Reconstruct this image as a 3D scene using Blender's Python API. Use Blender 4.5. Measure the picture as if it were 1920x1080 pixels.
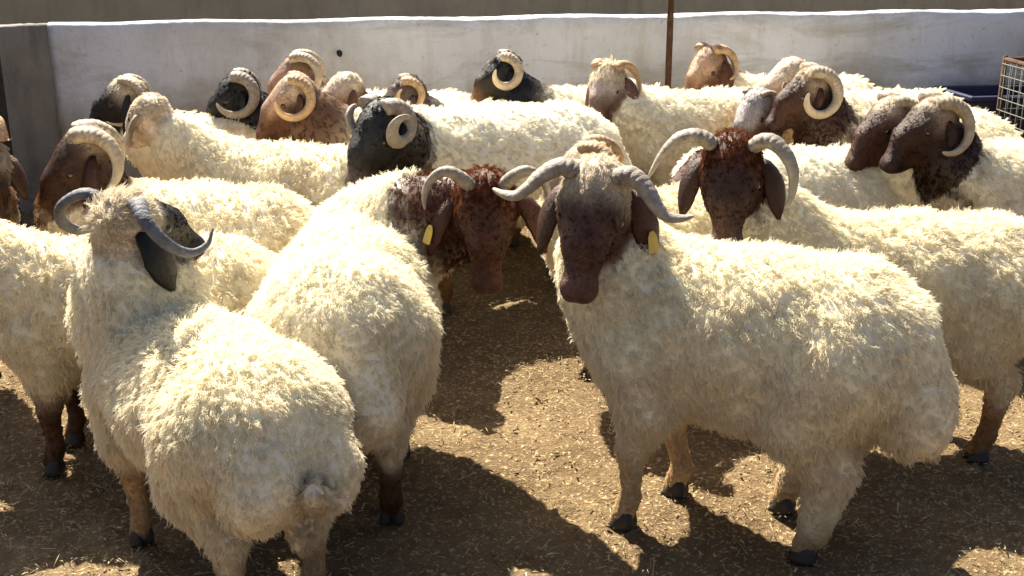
import bpy, math, random, time
import numpy as np
from mathutils import Vector, Matrix
R = math.radians
for o in list(bpy.data.objects):
    bpy.data.objects.remove(o)
scene = bpy.context.scene
col = scene.collection

# ------------------------------------------------------------------ camera, sky, sun, exposure
cam_d = bpy.data.cameras.new('camera')
cam_d.sensor_width = 36.0
cam_d.lens = 36.0 * 2200 / 1920
cam_d.clip_end = 500
cam = bpy.data.objects.new('camera', cam_d)
cam.location = (0, 0, 1.65)
cam.rotation_euler = (R(90 - 17.886), 0, 0)
col.objects.link(cam)
scene.camera = cam

SUN_EL, SUN_AZ = 50.0, 116.0        # azimuth of the sun measured from +X towards +Y (behind the flock, a little left)
world = bpy.data.worlds.new('World')
scene.world = world
world.use_nodes = True
wn = world.node_tree.nodes
bg = wn['Background']
sky = wn.new('ShaderNodeTexSky')
sky.sky_type = 'NISHITA'
sky.sun_disc = False
sky.sun_elevation = R(SUN_EL)
sky.sun_rotation = R(90 - SUN_AZ)
sky.altitude = 600
sky.dust_density = 5.0
sky.ozone_density = 0.4
world.node_tree.links.new(sky.outputs[0], bg.inputs[0])
bg.inputs[1].default_value = 0.05
world.cycles.sampling_method = 'MANUAL'
world.cycles.sample_map_resolution = 256

sun_d = bpy.data.lights.new('sun', 'SUN')
sun_d.energy = 5.0
sun_d.angle = R(0.53)
sun_d.color = (1.0, 0.92, 0.77)
sun = bpy.data.objects.new('sun', sun_d)
sd = Vector((math.cos(R(SUN_EL)) * math.cos(R(SUN_AZ)), math.cos(R(SUN_EL)) * math.sin(R(SUN_AZ)), math.sin(R(SUN_EL))))
sun.rotation_euler = sd.to_track_quat('Z', 'Y').to_euler()
sun.location = sd * 20
col.objects.link(sun)

vs = scene.view_settings
vs.view_transform = 'Standard'
vs.look = 'None'
vs.exposure = 1.72
vs.gamma = 1.0
vs.use_curve_mapping = False
cy = scene.cycles
cy.max_bounces = 5
cy.diffuse_bounces = 4
cy.transmission_bounces = 3
cy.glossy_bounces = 2
cy.use_denoising = True
cy.caustics_reflective = False
cy.caustics_refractive = False
cc = scene.cycles_curves
cc.shape = 'RIBBONS'
cc.subdivisions = 2

# ------------------------------------------------------------------ helpers
def tag(o, label=None, cat=None, group=None, kind=None):
    for k, v in (('label', label), ('category', cat), ('group', group), ('kind', kind)):
        if v:
            o[k] = v
    return o

def link(name, data, parent=None, mat=None):
    o = bpy.data.objects.new(name, data)
    col.objects.link(o)
    if parent:
        o.parent = parent
    if mat and not data.materials:
        data.materials.append(mat)
    return o

def mesh_from(name, verts, quads, smooth=True):
    me = bpy.data.meshes.new(name)
    verts = np.asarray(verts, dtype=np.float32)
    if isinstance(quads, np.ndarray):
        n, k = quads.shape
        me.vertices.add(len(verts)); me.vertices.foreach_set('co', verts.ravel())
        me.loops.add(n * k); me.loops.foreach_set('vertex_index', quads.astype(np.int32).ravel())
        me.polygons.add(n)
        me.polygons.foreach_set('loop_start', np.arange(0, n * k, k, dtype=np.int32))
        me.polygons.foreach_set('loop_total', np.full(n, k, dtype=np.int32))
        me.update(calc_edges=True)
    else:
        me.from_pydata([tuple(map(float, v)) for v in verts], [], quads)
        me.update()
    if smooth:
        me.polygons.foreach_set('use_smooth', np.ones(len(me.polygons), dtype=bool))
    return me

def box_mesh(name, x0, x1, y0, y1, z0, z1, bevel=0.0):
    import bmesh
    bm = bmesh.new()
    v = [bm.verts.new((x, y, z)) for x in (x0, x1) for y in (y0, y1) for z in (z0, z1)]
    for f in ((0, 1, 3, 2), (4, 6, 7, 5), (0, 4, 5, 1), (2, 3, 7, 6), (0, 2, 6, 4), (1, 5, 7, 3)):
        bm.faces.new([v[i] for i in f])
    bmesh.ops.recalc_face_normals(bm, faces=bm.faces)
    if bevel:
        bmesh.ops.bevel(bm, geom=bm.edges[:] , offset=bevel, segments=2, affect='EDGES')
    me = bpy.data.meshes.new(name)
    bm.to_mesh(me); bm.free()
    return me

def tube(pts, rad, seg=8, cap=True, squash=None):
    """loft of circles along pts; returns verts, faces"""
    pts = np.asarray(pts, float); n = len(pts)
    rad = np.broadcast_to(np.asarray(rad, float), (n,))
    tan = np.gradient(pts, axis=0); tan /= np.linalg.norm(tan, axis=1)[:, None] + 1e-9
    ref = np.array([0, 0, 1.0]) if abs(tan[0][2]) < 0.9 else np.array([1.0, 0, 0])
    V = []; u = np.cross(tan[0], ref); u /= np.linalg.norm(u)
    ang = np.linspace(0, 2 * math.pi, seg, endpoint=False)
    for i in range(n):
        u = u - tan[i] * (u @ tan[i]); u /= np.linalg.norm(u); w = np.cross(tan[i], u)
        sx, sy = (1, 1) if squash is None else squash
        V.append(pts[i] + rad[i] * (np.cos(ang)[:, None] * u * sx + np.sin(ang)[:, None] * w * sy))
    V = np.concatenate(V)
    F = []
    for i in range(n - 1):
        for j in range(seg):
            k = (j + 1) % seg
            F.append((i * seg + j, i * seg + k, (i + 1) * seg + k, (i + 1) * seg + j))
    if cap:
        F.append(tuple(range(seg))[::-1]); F.append(tuple((n - 1) * seg + j for j in range(seg)))
    return V, F

def join_vf(parts):
    V = []; F = []; o = 0
    for v, f in parts:
        V.append(np.asarray(v)); F += [tuple(i + o for i in q) for q in f]; o += len(v)
    return np.concatenate(V), F

def catmull(P, n):
    P = np.asarray(P, float)
    P = np.vstack([2 * P[0] - P[1], P, 2 * P[-1] - P[-2]])
    m = len(P) - 3
    out = []
    for t in np.linspace(0, m - 1e-6, n):
        i = int(t); u = t - i
        a, b, c, d = P[i:i + 4]
        out.append(0.5 * (2 * b + (c - a) * u + (2 * a - 5 * b + 4 * c - d) * u * u + (3 * b - a - 3 * c + d) * u ** 3))
    return np.array(out)

def pnoise(P, s, seed=0.0):
    """cheap smooth pseudo noise in -1..1"""
    x, y, z = P[..., 0] * s, P[..., 1] * s, P[..., 2] * s
    q = seed * 1.7
    return (np.sin(1.3 * x + 2.1 * y + q) * np.sin(1.7 * z - 1.1 * x + 2.3 * q + 1) +
            np.sin(2.9 * y - 1.9 * z + 0.7 * q) * np.sin(2.3 * x + 1.3 * z + q * 3.1) * 0.7) / 1.4

# ------------------------------------------------------------------ materials
class NT:
    def __init__(s, name):
        s.m = bpy.data.materials.new(name); s.m.use_nodes = True
        s.t = s.m.node_tree; s.n = s.t.nodes
        s.b = s.n['Principled BSDF']; s.out = s.n['Material Output']
    def new(s, t, **kw):
        x = s.n.new('ShaderNode' + t)
        for k, v in kw.items():
            setattr(x, k, v)
        return x
    def l(s, a, b):
        s.t.links.new(a, b)
    def coord(s, scale=(1, 1, 1), kind='Object'):
        tc = s.new('TexCoord'); mp = s.new('Mapping'); mp.inputs['Scale'].default_value = scale
        s.l(tc.outputs[kind], mp.inputs[0]); return mp.outputs[0]
    def noise(s, co, scale, detail=4, rough=0.55, dist=0.0):
        x = s.new('TexNoise'); x.inputs['Scale'].default_value = scale; x.inputs['Detail'].default_value = detail
        x.inputs['Roughness'].default_value = rough; x.inputs['Distortion'].default_value = dist
        s.l(co, x.inputs['Vector']); return x.outputs['Fac']
    def ramp(s, fac, stops):
        x = s.new('ValToRGB'); e = x.color_ramp.elements
        while len(e) < len(stops): e.new(0.5)
        for i, (p, c) in enumerate(stops):
            e[i].position = p; e[i].color = (*c, 1) if len(c) == 3 else c
        s.l(fac, x.inputs[0]); return x.outputs[0]
    def mix(s, fac, a, b, mode='MIX'):
        x = s.new('Mix', data_type='RGBA', blend_type=mode)
        for sock, v in ((x.inputs[0], fac), (x.inputs[6], a), (x.inputs[7], b)):
            if hasattr(v, 'links'): s.l(v, sock)
            elif isinstance(v, (int, float)): sock.default_value = v
            else: sock.default_value = (*v, 1)
        return x.outputs[2]
    def bump(s, h, strength, dist=0.01):
        x = s.new('Bump'); x.inputs['Strength'].default_value = strength; x.inputs['Distance'].default_value = dist
        s.l(h, x.inputs['Height']); s.l(x.outputs[0], s.b.inputs['Normal'])
    def set(s, **kw):
        for k, v in kw.items():
            sock = s.b.inputs[k]
            if hasattr(v, 'links'): s.l(v, sock)
            elif isinstance(v, (tuple, list)): sock.default_value = (*v, 1)
            else: sock.default_value = v

M = {}
def mat_hide():
    m = NT('hide')
    at = m.new('Attribute', attribute_name='tint')
    co = m.coord()
    n1 = m.noise(co, 18, 5)
    n2 = m.noise(co, 95, 4, 0.75)
    ba = m.new('Attribute', attribute_name='bare'); bf = m.new('Math', operation='MULTIPLY'); bf.inputs[1].default_value = 0.75; m.l(ba.outputs['Fac'], bf.inputs[0])
    c = m.mix(bf.outputs[0], at.outputs['Color'], m.ramp(n1, [(0.3, (0.5, 0.45, 0.4)), (0.7, (1.4, 1.3, 1.25))]), 'MULTIPLY')
    c = m.mix(bf.outputs[0], c, m.ramp(n2, [(0.32, (0.45, 0.42, 0.4)), (0.72, (1.5, 1.4, 1.35))]), 'MULTIPLY')
    m.set(**{'Base Color': c, 'Roughness': 0.42, 'Specular IOR Level': 0.28})
    m.bump(n2, 0.7, 0.008)
    bs = m.new('Math', operation='MULTIPLY_ADD'); bs.inputs[1].default_value = 0.55; bs.inputs[2].default_value = 0.12; m.l(ba.outputs['Fac'], bs.inputs[0]); m.l(bs.outputs[0], [x for x in m.n if x.type == 'BUMP'][0].inputs['Strength'])
    return m.m
M['hide'] = mat_hide()

def mat_fleece():
    m = NT('fleece_hair')
    at = m.new('Attribute', attribute_name='tint')
    d = m.new('BsdfDiffuse'); t = m.new('BsdfTranslucent'); mx = m.new('MixShader')
    mx.inputs[0].default_value = 0.46
    m.l(at.outputs['Color'], d.inputs[0]); m.l(at.outputs['Color'], t.inputs[0])
    m.l(d.outputs[0], mx.inputs[1]); m.l(t.outputs[0], mx.inputs[2])
    m.l(mx.outputs[0], m.out.inputs[0])
    m.n.remove(m.b)
    return m.m
M['fleece'] = mat_fleece()

def mat_horn(name, dark, light):
    m = NT(name)
    at = m.new('Attribute', attribute_name='along')
    co = m.coord()
    n = m.noise(co, 40, 5)
    base = m.ramp(n, [(0.3, dark), (0.7, light)])
    tipc = m.mix(0.5, base, tuple(min(1, x * 1.25) for x in light))
    c = m.mix(at.outputs['Fac'], base, tipc)
    w = m.new('Math', operation='MULTIPLY_ADD'); w.inputs[1].default_value = 130.0; w.inputs[2].default_value = 0
    m.l(at.outputs['Fac'], w.inputs[0])
    sn = m.new('Math', operation='SINE'); m.l(w.outputs[0], sn.inputs[0])
    m.set(**{'Base Color': c, 'Roughness': 0.6, 'Specular IOR Level': 0.3})
    m.bump(m.noise(co, 180, 4), 0.7, 0.004)
    return m.m
M['horn_pale'] = mat_horn('horn_pale', (0.20, 0.15, 0.10), (0.46, 0.38, 0.28))
M['horn_grey'] = mat_horn('horn_grey', (0.12, 0.10, 0.08), (0.34, 0.295, 0.24))
M['horn_dark'] = mat_horn('horn_dark', (0.04, 0.042, 0.05), (0.15, 0.155, 0.175))
M['horn_tan'] = mat_horn('horn_tan', (0.22, 0.13, 0.065), (0.48, 0.33, 0.19))

def simple(name, c, rough=0.6, spec=0.4, var=0.35, scale=25, metallic=0.0, bump=0.2):
    m = NT(name); co = m.coord()
    n = m.noise(co, scale, 5)
    lo = tuple(x * (1 - var) for x in c); hi = tuple(min(1, x * (1 + var)) for x in c)
    m.set(**{'Base Color': m.ramp(n, [(0.3, lo), (0.7, hi)]), 'Roughness': rough, 'Specular IOR Level': spec, 'Metallic': metallic})
    if bump: m.bump(m.noise(co, scale * 6, 3), bump, 0.004)
    return m.m
M['eye'] = simple('eye', (0.02, 0.011, 0.006), 0.08, 0.6, bump=0)
M['hoof'] = simple('hoof', (0.035, 0.026, 0.02), 0.6)
M['tag'] = simple('yellow_tag', (0.50, 0.36, 0.07), 0.45, var=0.12)
M['tag_white'] = simple('white_tag', (0.75, 0.74, 0.70), 0.45, var=0.08)
M['rust'] = simple('rust', (0.075, 0.038, 0.022), 0.85, 0.2, 0.5, 30)
M['wire'] = simple('weathered_wire', (0.13, 0.135, 0.12), 0.7, 0.3, 0.3, 40, 0.0, 0)
M['navy'] = simple('navy_plastic', (0.012, 0.014, 0.045), 0.45, 0.4, 0.3, 12)
M['dark_wood'] = simple('dark_timber', (0.035, 0.028, 0.024), 0.8, 0.2, 0.4, 20)

def mat_ground():
    m = NT('dirt'); co = m.coord()
    n1 = m.noise(co, 1.3, 4, 0.6); n2 = m.noise(co, 14, 4, 0.7); n3 = m.noise(co, 70, 3, 0.7)
    c = m.ramp(n1, [(0.3, (0.105, 0.068, 0.034)), (0.55, (0.175, 0.12, 0.062)), (0.75, (0.25, 0.18, 0.098))])
    c = m.mix(m.ramp(n2, [(0.40, (0, 0, 0)), (0.62, (1, 1, 1))]), c, m.mix(0.5, c, (0.10, 0.062, 0.032)))
    c = m.mix(m.ramp(n3, [(0.56, (0, 0, 0)), (0.66, (0.85, 0.85, 0.85))]), c, (0.46, 0.36, 0.20))
    m.set(**{'Base Color': c, 'Roughness': 0.95, 'Specular IOR Level': 0.15})
    h = m.new('Math', operation='ADD'); m.l(n2, h.inputs[0]); m.l(n3, h.inputs[1])
    m.bump(h.outputs[0], 0.8, 0.02)
    return m.m
M['ground'] = mat_ground()
def mat_straw():
    m = NT('straw'); at = m.new('Attribute', attribute_name='tint')
    m.set(**{'Base Color': at.outputs['Color'], 'Roughness': 0.7, 'Specular IOR Level': 0.3})
    return m.m
M['straw'] = mat_straw()

def mat_wall():
    m = NT('whitewash'); co = m.coord(); cs = m.coord((1, 1, 0.22)); ch = m.coord((0.5, 1, 2.2))
    n1 = m.noise(co, 1.6, 5, 0.62); n2 = m.noise(cs, 5.5, 4, 0.65); n3 = m.noise(co, 28, 4, 0.7); n4 = m.noise(ch, 2.3, 4, 0.7, 0.6)
    c = m.ramp(n1, [(0.28, (0.43, 0.43, 0.44)), (0.5, (0.58, 0.595, 0.65)), (0.72, (0.65, 0.675, 0.77))])
    c = m.mix(m.ramp(n2, [(0.52, (0, 0, 0)), (0.75, (0.6, 0.6, 0.6))]), c, (0.36, 0.33, 0.28))
    c = m.mix(m.ramp(n4, [(0.50, (0, 0, 0)), (0.68, (0.75, 0.75, 0.75))]), c, (0.34, 0.33, 0.31))
    c = m.mix(m.ramp(n3, [(0.60, (0, 0, 0)), (0.74, (0.7, 0.7, 0.7))]), c, (0.22, 0.20, 0.175))
    # splashed dirt towards the foot of the wall, ragged by noise
    tc = m.new('TexCoord'); sep = m.new('SeparateXYZ'); m.l(tc.outputs['Object'], sep.inputs[0])
    a = m.new('Math', operation='MULTIPLY_ADD'); a.inputs[1].default_value = 0.55; m.l(n1, a.inputs[0]); m.l(sep.outputs[2], a.inputs[2])
    c = m.mix(m.ramp(a.outputs[0], [(0.70, (0.9, 0.9, 0.9)), (1.08, (0, 0, 0))]), c, (0.25, 0.22, 0.175))
    m.set(**{'Base Color': c, 'Roughness': 0.9, 'Specular IOR Level': 0.2})
    h = m.new('Math', operation='ADD'); m.l(n3, h.inputs[0]); m.l(n1, h.inputs[1])
    m.bump(h.outputs[0], 0.5, 0.02)
    return m.m
M['wall'] = mat_wall()
def mat_plaster(name, a, b, c2):
    m = NT(name); co = m.coord(); cs = m.coord((1, 1, 0.25))
    n1 = m.noise(co, 2.2, 7, 0.65); n2 = m.noise(cs, 7, 6, 0.65); n3 = m.noise(co, 40, 4, 0.7)
    c = m.ramp(n1, [(0.3, a), (0.7, b)])
    c = m.mix(m.ramp(n2, [(0.48, (0, 0, 0)), (0.7, (0.8, 0.8, 0.8))]), c, c2)
    m.set(**{'Base Color': c, 'Roughness': 0.92, 'Specular IOR Level': 0.15})
    h = m.new('Math', operation='ADD'); m.l(n3, h.inputs[0]); m.l(n1, h.inputs[1])
    m.bump(h.outputs[0], 0.5, 0.02)
    return m.m
M['cement'] = mat_plaster('bare_cement', (0.16, 0.15, 0.135), (0.27, 0.25, 0.225), (0.12, 0.11, 0.10))
M['far_wall'] = mat_plaster('earth_plaster', (0.29, 0.245, 0.175), (0.37, 0.315, 0.225), (0.24, 0.205, 0.15))
M['top'] = mat_plaster('wall_top_plaster', (0.55, 0.54, 0.52), (0.72, 0.71, 0.69), (0.45, 0.43, 0.40))

# ------------------------------------------------------------------ setting
rng = np.random.default_rng(5)
def build_ground():
    # one sheet: fine bumpy grid where the flock stands, coarser out to the horizon
    xs = np.concatenate([[-200, -60, -20, -9], np.linspace(-5, 5, 420), [9, 20, 60, 200]])
    ys = np.concatenate([[-200, -60, -20, -6, -1], np.linspace(1.0, 8.0, 300), [12, 30, 80, 300]])
    X, Y = np.meshgrid(xs, ys, indexing='ij')
    P = np.stack([X, Y, np.zeros_like(X)], -1)
    Z = 0.006 * pnoise(P, 3.0, 1) + 0.005 * pnoise(P, 9.0, 2) + 0.005 * pnoise(P, 23.0, 3) + 0.004 * rng.standard_normal(X.shape)
    Z *= (np.abs(X) < 5.2) * (Y > 0.5) * (Y < 8.2)
    P[..., 2] = Z - 0.006
    nx, ny = X.shape
    idx = np.arange(nx * ny).reshape(nx, ny)
    q = np.stack([idx[:-1, :-1], idx[1:, :-1], idx[1:, 1:], idx[:-1, 1:]], -1).reshape(-1, 4)
    o = link('ground', mesh_from('ground', P.reshape(-1, 3), q), None, M['ground'])
    tag(o, kind='structure')
build_ground()

# litter of straw, chaff and droppings: too many to count
def build_litter():
    n = 52000
    y = 1.6 + 5.0 * rng.random(n) ** 1.25
    x = (rng.random(n) * 2 - 1) * (0.55 + 0.55 * y)
    L = np.clip(rng.lognormal(-4.35, 0.6, n), 0.004, 0.08); W = np.clip(rng.lognormal(-6.2, 0.5, n), 0.001, 0.005)
    chunk = rng.random(n) < 0.25
    L[chunk] = 0.005 + 0.012 * rng.random(chunk.sum()) ** 2; W[chunk] = L[chunk] * (0.35 + 0.3 * rng.random(chunk.sum()))
    a = rng.random(n) * 6.283
    tilt = rng.normal(0, 0.22, n)
    # drifts: pull part of the litter together into trodden clumps
    k_ = rng.random(n) < 0.55; cx_ = rng.integers(0, 240, n); bx_ = (rng.random(240) * 2 - 1) * 3.2; by_ = 1.7 + 4.5 * rng.random(240)
    x[k_] = (bx_[cx_] + rng.normal(0, 0.13, n))[k_]; y[k_] = (by_[cx_] + rng.normal(0, 0.13, n))[k_]
    d = np.stack([np.cos(a) * np.cos(tilt), np.sin(a) * np.cos(tilt), np.sin(tilt)], -1)
    s = np.stack([-np.sin(a), np.cos(a), rng.normal(0, 0.3, n)], -1)
    up = np.cross(d, s)
    c = np.stack([x, y, 0.004 + np.abs(tilt) * L * 0.35 + 0.006 * rng.random(n)], -1)
    H = np.where(chunk, W * 0.5, W * 0.25)
    V = []
    for e, w in ((-1, 0.75), (1, 0.75)):
        for (p, q) in ((-1, 0), (0, 1), (1, 0), (0, -1)):
            V.append(c + d * (e * L * 0.5)[:, None] + s * (p * W * w * 0.5)[:, None] + up * (q * H * w)[:, None])
    V = np.stack(V, 1).reshape(-1, 3)
    base = (np.arange(n) * 8)[:, None]
    f = np.array([[0, 1, 5, 4], [1, 2, 6, 5], [2, 3, 7, 6], [3, 0, 4, 7], [3, 2, 1, 0], [4, 5, 6, 7]])
    q = (base[:, None, :] + f[None]).reshape(-1, 4)
    me = mesh_from('straw_litter', V, q, False)
    pal = np.array([[0.52, 0.41, 0.21], [0.62, 0.52, 0.31], [0.40, 0.29, 0.14], [0.68, 0.60, 0.41], [0.20, 0.125, 0.06]])
    k = rng.choice(5, n, p=[0.34, 0.22, 0.22, 0.08, 0.14])
    k[chunk] = rng.choice([2, 4, 0], chunk.sum(), p=[0.4, 0.4, 0.2])
    cc_ = pal[k] * (0.62 + 0.32 * rng.random((n, 1)))
    at = me.attributes.new('tint', 'FLOAT_COLOR', 'POINT')
    at.data.foreach_set('color', np.repeat(np.c_[cc_, np.ones(n)], 8, 0).astype(np.float32).ravel())
    o = link('straw_litter', me, None, M['straw'])
    tag(o, 'trampled straw and chaff littered over the bare earth', 'straw', kind='stuff')
build_litter()

def uneven_box(name, L, T, H, mat, amp=0.006, nx=160, nz=16, seed=0):
    """a wall slab along +X with a hand-plastered uneven face and top; origin at its left foot, front face at y=0"""
    prof = [(0, z) for z in np.linspace(-0.05, H - 0.012, nz)] + [(0.012, H)] + [(T * k, H + 0.004) for k in (0.35, 0.65)] + [(T - 0.012, H)] + [(T, z) for z in np.linspace(H - 0.012, -0.05, 4)]
    m = len(prof); xs = np.linspace(0, L, nx)
    P = np.zeros((nx, m, 3))
    P[..., 0] = xs[:, None]
    P[..., 1] = np.array([p[0] for p in prof])[None]
    P[..., 2] = np.array([p[1] for p in prof])[None]
    n = pnoise(P, 2.5, seed) + 0.5 * pnoise(P, 8, seed + 1) + 0.25 * pnoise(P, 21, seed + 2)
    w = np.ones(m); w[:1] = 0; w[-4:] = 0
    P[..., 1] += n * amp * w * 0.8
    P[..., 2] += (n * amp * (np.array([p[1] for p in prof]) > H - 0.05))
    idx = np.arange(nx * m).reshape(nx, m)
    q = np.stack([idx[:-1, :-1], idx[1:, :-1], idx[1:, 1:], idx[:-1, 1:]], -1).reshape(-1, 4)
    F = [tuple(map(int, r)) for r in q]
    F.append(tuple(int(i) for i in idx[0])); F.append(tuple(int(i) for i in idx[-1][::-1]))
    me = mesh_from(name, P.reshape(-1, 3), F)
    return me

W0 = Vector((-2.72, 6.62, 0)); W1 = Vector((3.3, 7.53, 0))
wall_dir = (W1 - W0).normalized(); wall_ang = math.atan2(wall_dir.y, wall_dir.x)
def wall_pt(x, y=0.0, z=0.0):
    nrm = Vector((-wall_dir.y, wall_dir.x, 0))
    return W0 + wall_dir * x + nrm * y + Vector((0, 0, z))
pen = link('pen_wall', None); pen.location = W0; pen.rotation_euler = (0, 0, wall_ang)
tag(pen, 'low whitewashed plaster wall behind the whole flock', 'wall')
o = link('wall_face', uneven_box('wall_face', 7.9, 0.16, 1.045, M['wall']), pen, M['wall']); o.location = (0.14, 0, 0)
o = link('wall_end', uneven_box('wall_end', 3.4, 0.19, 1.035, M['cement'], 0.012, 60, seed=4), pen, M['cement']); o.location = (-3.26, -0.02, 0)
tag(o, 'bare grey cement stretch at the wall\'s left end')
fw_ = link('rear_wall', uneven_box('rear_wall', 26, 0.3, 2.6, M['far_wall'], 0.02, 100, 12, 7), None, M['far_wall'])
fw_.location = (-12, 10.2, 0); fw_.rotation_euler = (0, 0, R(3))
tag(fw_, 'tall earth coloured building wall beyond the whitewashed wall', 'wall')

# rusty post in front of the wall
def build_post():
    e = link('rusty_post', None); p = wall_pt(3.62, -0.30); e.location = p
    V, F = tube([(0, 0, -0.1), (0.004, 0, 0.5), (0.002, 0, 1.1), (0.0, 0, 1.7)], 0.019, 10)
    link('pipe', mesh_from('pipe', V, F), e, M['rust'])
    V, F = tube([(0.03, 0, -0.1), (0.034, 0, 0.3), (0.035, 0, 0.66)], 0.024, 8)
    link('sleeve', mesh_from('sleeve', V, F), e, M['rust'])
    tag(e, 'thin rusty iron post standing against the whitewashed wall', 'post')
build_post()
# dark timber post at the left edge
def build_gate_post():
    e = link('gate_post', box_mesh('gate_post', -0.05, 0.05, -0.05, 0.05, -0.1, 0.93, 0.008), None, M['dark_wood'])
    e.location = (-2.74, 6.2, 0)
    tag(e, 'dark timber post at the left end of the wall', 'post')
build_gate_post()
# knot of old iron in the wall (the dark spot)
def build_stub():
    V, F = tube([(0, 0.03, 0), (0, -0.004, 0), (0.003, -0.03, -0.006), (0.004, -0.045, -0.012)], [0.016, 0.017, 0.015, 0.009], 9)
    o = link('iron_stub', mesh_from('iron_stub', V, F), None, M['dark_wood'])
    o.location = wall_pt(1.74, 0.0, 0.86); o.rotation_euler = (0, 0, wall_ang)
    tag(o, 'small dark iron stub sticking out of the whitewashed wall', 'stub')
build_stub()

# navy water trough by the wall
def build_trough():
    import bmesh
    e = link('water_trough', None); e.location = wall_pt(5.66, -0.42); e.rotation_euler = (0, 0, wall_ang)
    parts = []
    L, Wd, Hh, t = 0.62, 0.42, 0.62, 0.02
    def frame(z, g):
        return [(-L / 2 + g, -Wd / 2 + g, z), (L / 2 - g, -Wd / 2 + g, z), (L / 2 - g, Wd / 2 - g, z), (-L / 2 + g, Wd / 2 - g, z)]
    rings = [frame(0, 0.05), frame(Hh - 0.03, 0.0), frame(Hh - 0.03, -0.02), frame(Hh, -0.02), frame(Hh, 0.02), frame(0.06, 0.06)]
    V = [v for r in rings for v in r]; F = []
    for i in range(len(rings) - 1):
        for j in range(4):
            k = (j + 1) % 4; F.append((i * 4 + j, i * 4 + k, (i + 1) * 4 + k, (i + 1) * 4 + j))
    F.append((3, 2, 1, 0)); F.append((20, 21, 22, 23))
    me = mesh_from('tub', V, F, False)
    ob = link('tub', me, e, M['navy'])
    bv = ob.modifiers.new('bevel', 'BEVEL'); bv.width = 0.008; bv.segments = 2
    V, F = tube([(0.06, -Wd / 2 - 0.035, Hh - 0.02), (0.10, -Wd / 2 - 0.05, Hh), (0.18, -Wd / 2 - 0.05, Hh), (0.22, -Wd / 2 - 0.035, Hh - 0.02)], 0.010, 8)
    link('handle', mesh_from('handle', V, F), e, M['tag_white'])
    tag(e, 'navy blue plastic trough against the wall beside the wire cage', 'trough')
build_trough()

# wire cage at the right edge
def build_cage():
    e = link('wire_cage', None); e.location = (2.86, 5.95, 0); e.rotation_euler = (0, 0, R(4))
    L, Wd, Hh = 0.9, 0.8, 0.84
    def bar(name, a, b, r, mat, seg=6):
        V, F = tube([a, ((np.array(a) + np.array(b)) / 2 + np.array([0, 0, -r * 0.3])), b], r, seg)
        return link(name, mesh_from(name, V, F), e, mat)
    for z in (0.05, Hh):
        bar('rail', (0, 0, z), (L, 0, z), 0.014, M['rust']); bar('rail', (0, Wd, z), (L, Wd, z), 0.014, M['rust'])
        bar('rail', (0, 0, z), (0, Wd, z), 0.014, M['rust']); bar('rail', (L, 0, z), (L, Wd, z), 0.014, M['rust'])
    for x in (0, L):
        for y in (0, Wd):
            bar('corner_post', (x, y, 0), (x, y, Hh + 0.02), 0.014, M['rust'])
    k = 0
    for x in np.arange(0.055, L - 0.02, 0.065):
        bar('wire', (x, -0.008, 0.03), (x, -0.008, Hh + 0.004), 0.0028, M['wire'], 5)
        bar('wire', (x, Wd + 0.008, 0.03), (x, Wd + 0.008, Hh + 0.004), 0.0028, M['wire'], 5)
    for y in np.arange(0.055, Wd - 0.02, 0.065):
        bar('wire', (-0.008, y, 0.03), (-0.008, y, Hh + 0.004), 0.0028, M['wire'], 5)
    for z in np.arange(0.1, Hh - 0.02, 0.065):
        bar('wire', (0, -0.013, z), (L, -0.013, z), 0.0028, M['wire'], 5)
        bar('wire', (-0.013, 0, z), (-0.013, Wd, z), 0.0028, M['wire'], 5)
        bar('wire', (0, Wd + 0.013, z), (L, Wd + 0.013, z), 0.0028, M['wire'], 5)
    # sagging net drawn up from the cage corner to the wall
    top = np.array([0.42, 0.5, 1.30])
    for t in np.linspace(0, 1, 9):
        bar('net_wire', (0.0 + 0.9 * t, -0.01 + 0.3 * t, Hh), tuple(top + np.array([0.55 * t, 0.1 * t, 0.02 * t])), 0.0025, M['wire'], 5)
    for t in np.linspace(0.12, 1, 7):
        a = np.array([0, -0.01, Hh]) * (1 - t) + top * t; b = np.array([0.9, 0.29, Hh]) * (1 - t) + (top + np.array([0.55, 0.1, 0.02])) * t
        bar('net_wire', tuple(a), tuple(b), 0.0025, M['wire'], 5)
    # rusty sheet inside
    link('back_sheet', box_mesh('back_sheet', 0.16, L - 0.03, 0.34, 0.346, 0.05, Hh - 0.03), e, M['rust'])
    tag(e, 'rusty framed wire mesh cage at the right edge', 'cage')
build_cage()

# ------------------------------------------------------------------ sheep
def smin(a, b, k):
    h = np.clip(0.5 + 0.5 * (b - a) / k, 0, 1)
    return b * (1 - h) + a * h - k * h * (1 - h)

def d_cone(P, a, b, ra, rb):
    a = np.asarray(a, np.float32); b = np.asarray(b, np.float32)
    ba = b - a; pa = P - a
    t = np.clip((pa @ ba) / max(float(ba @ ba), 1e-9), 0, 1)
    return np.sqrt(((pa - t[..., None] * ba) ** 2).sum(-1)) - (ra + (rb - ra) * t)

def d_ell(P, c, r):
    r = np.asarray(r, np.float32); q = (P - np.asarray(c, np.float32))
    k0 = np.sqrt(((q / r) ** 2).sum(-1)); k1 = np.sqrt(((q / (r * r)) ** 2).sum(-1)) + 1e-6
    return k0 * (k0 - 1) / k1

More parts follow.
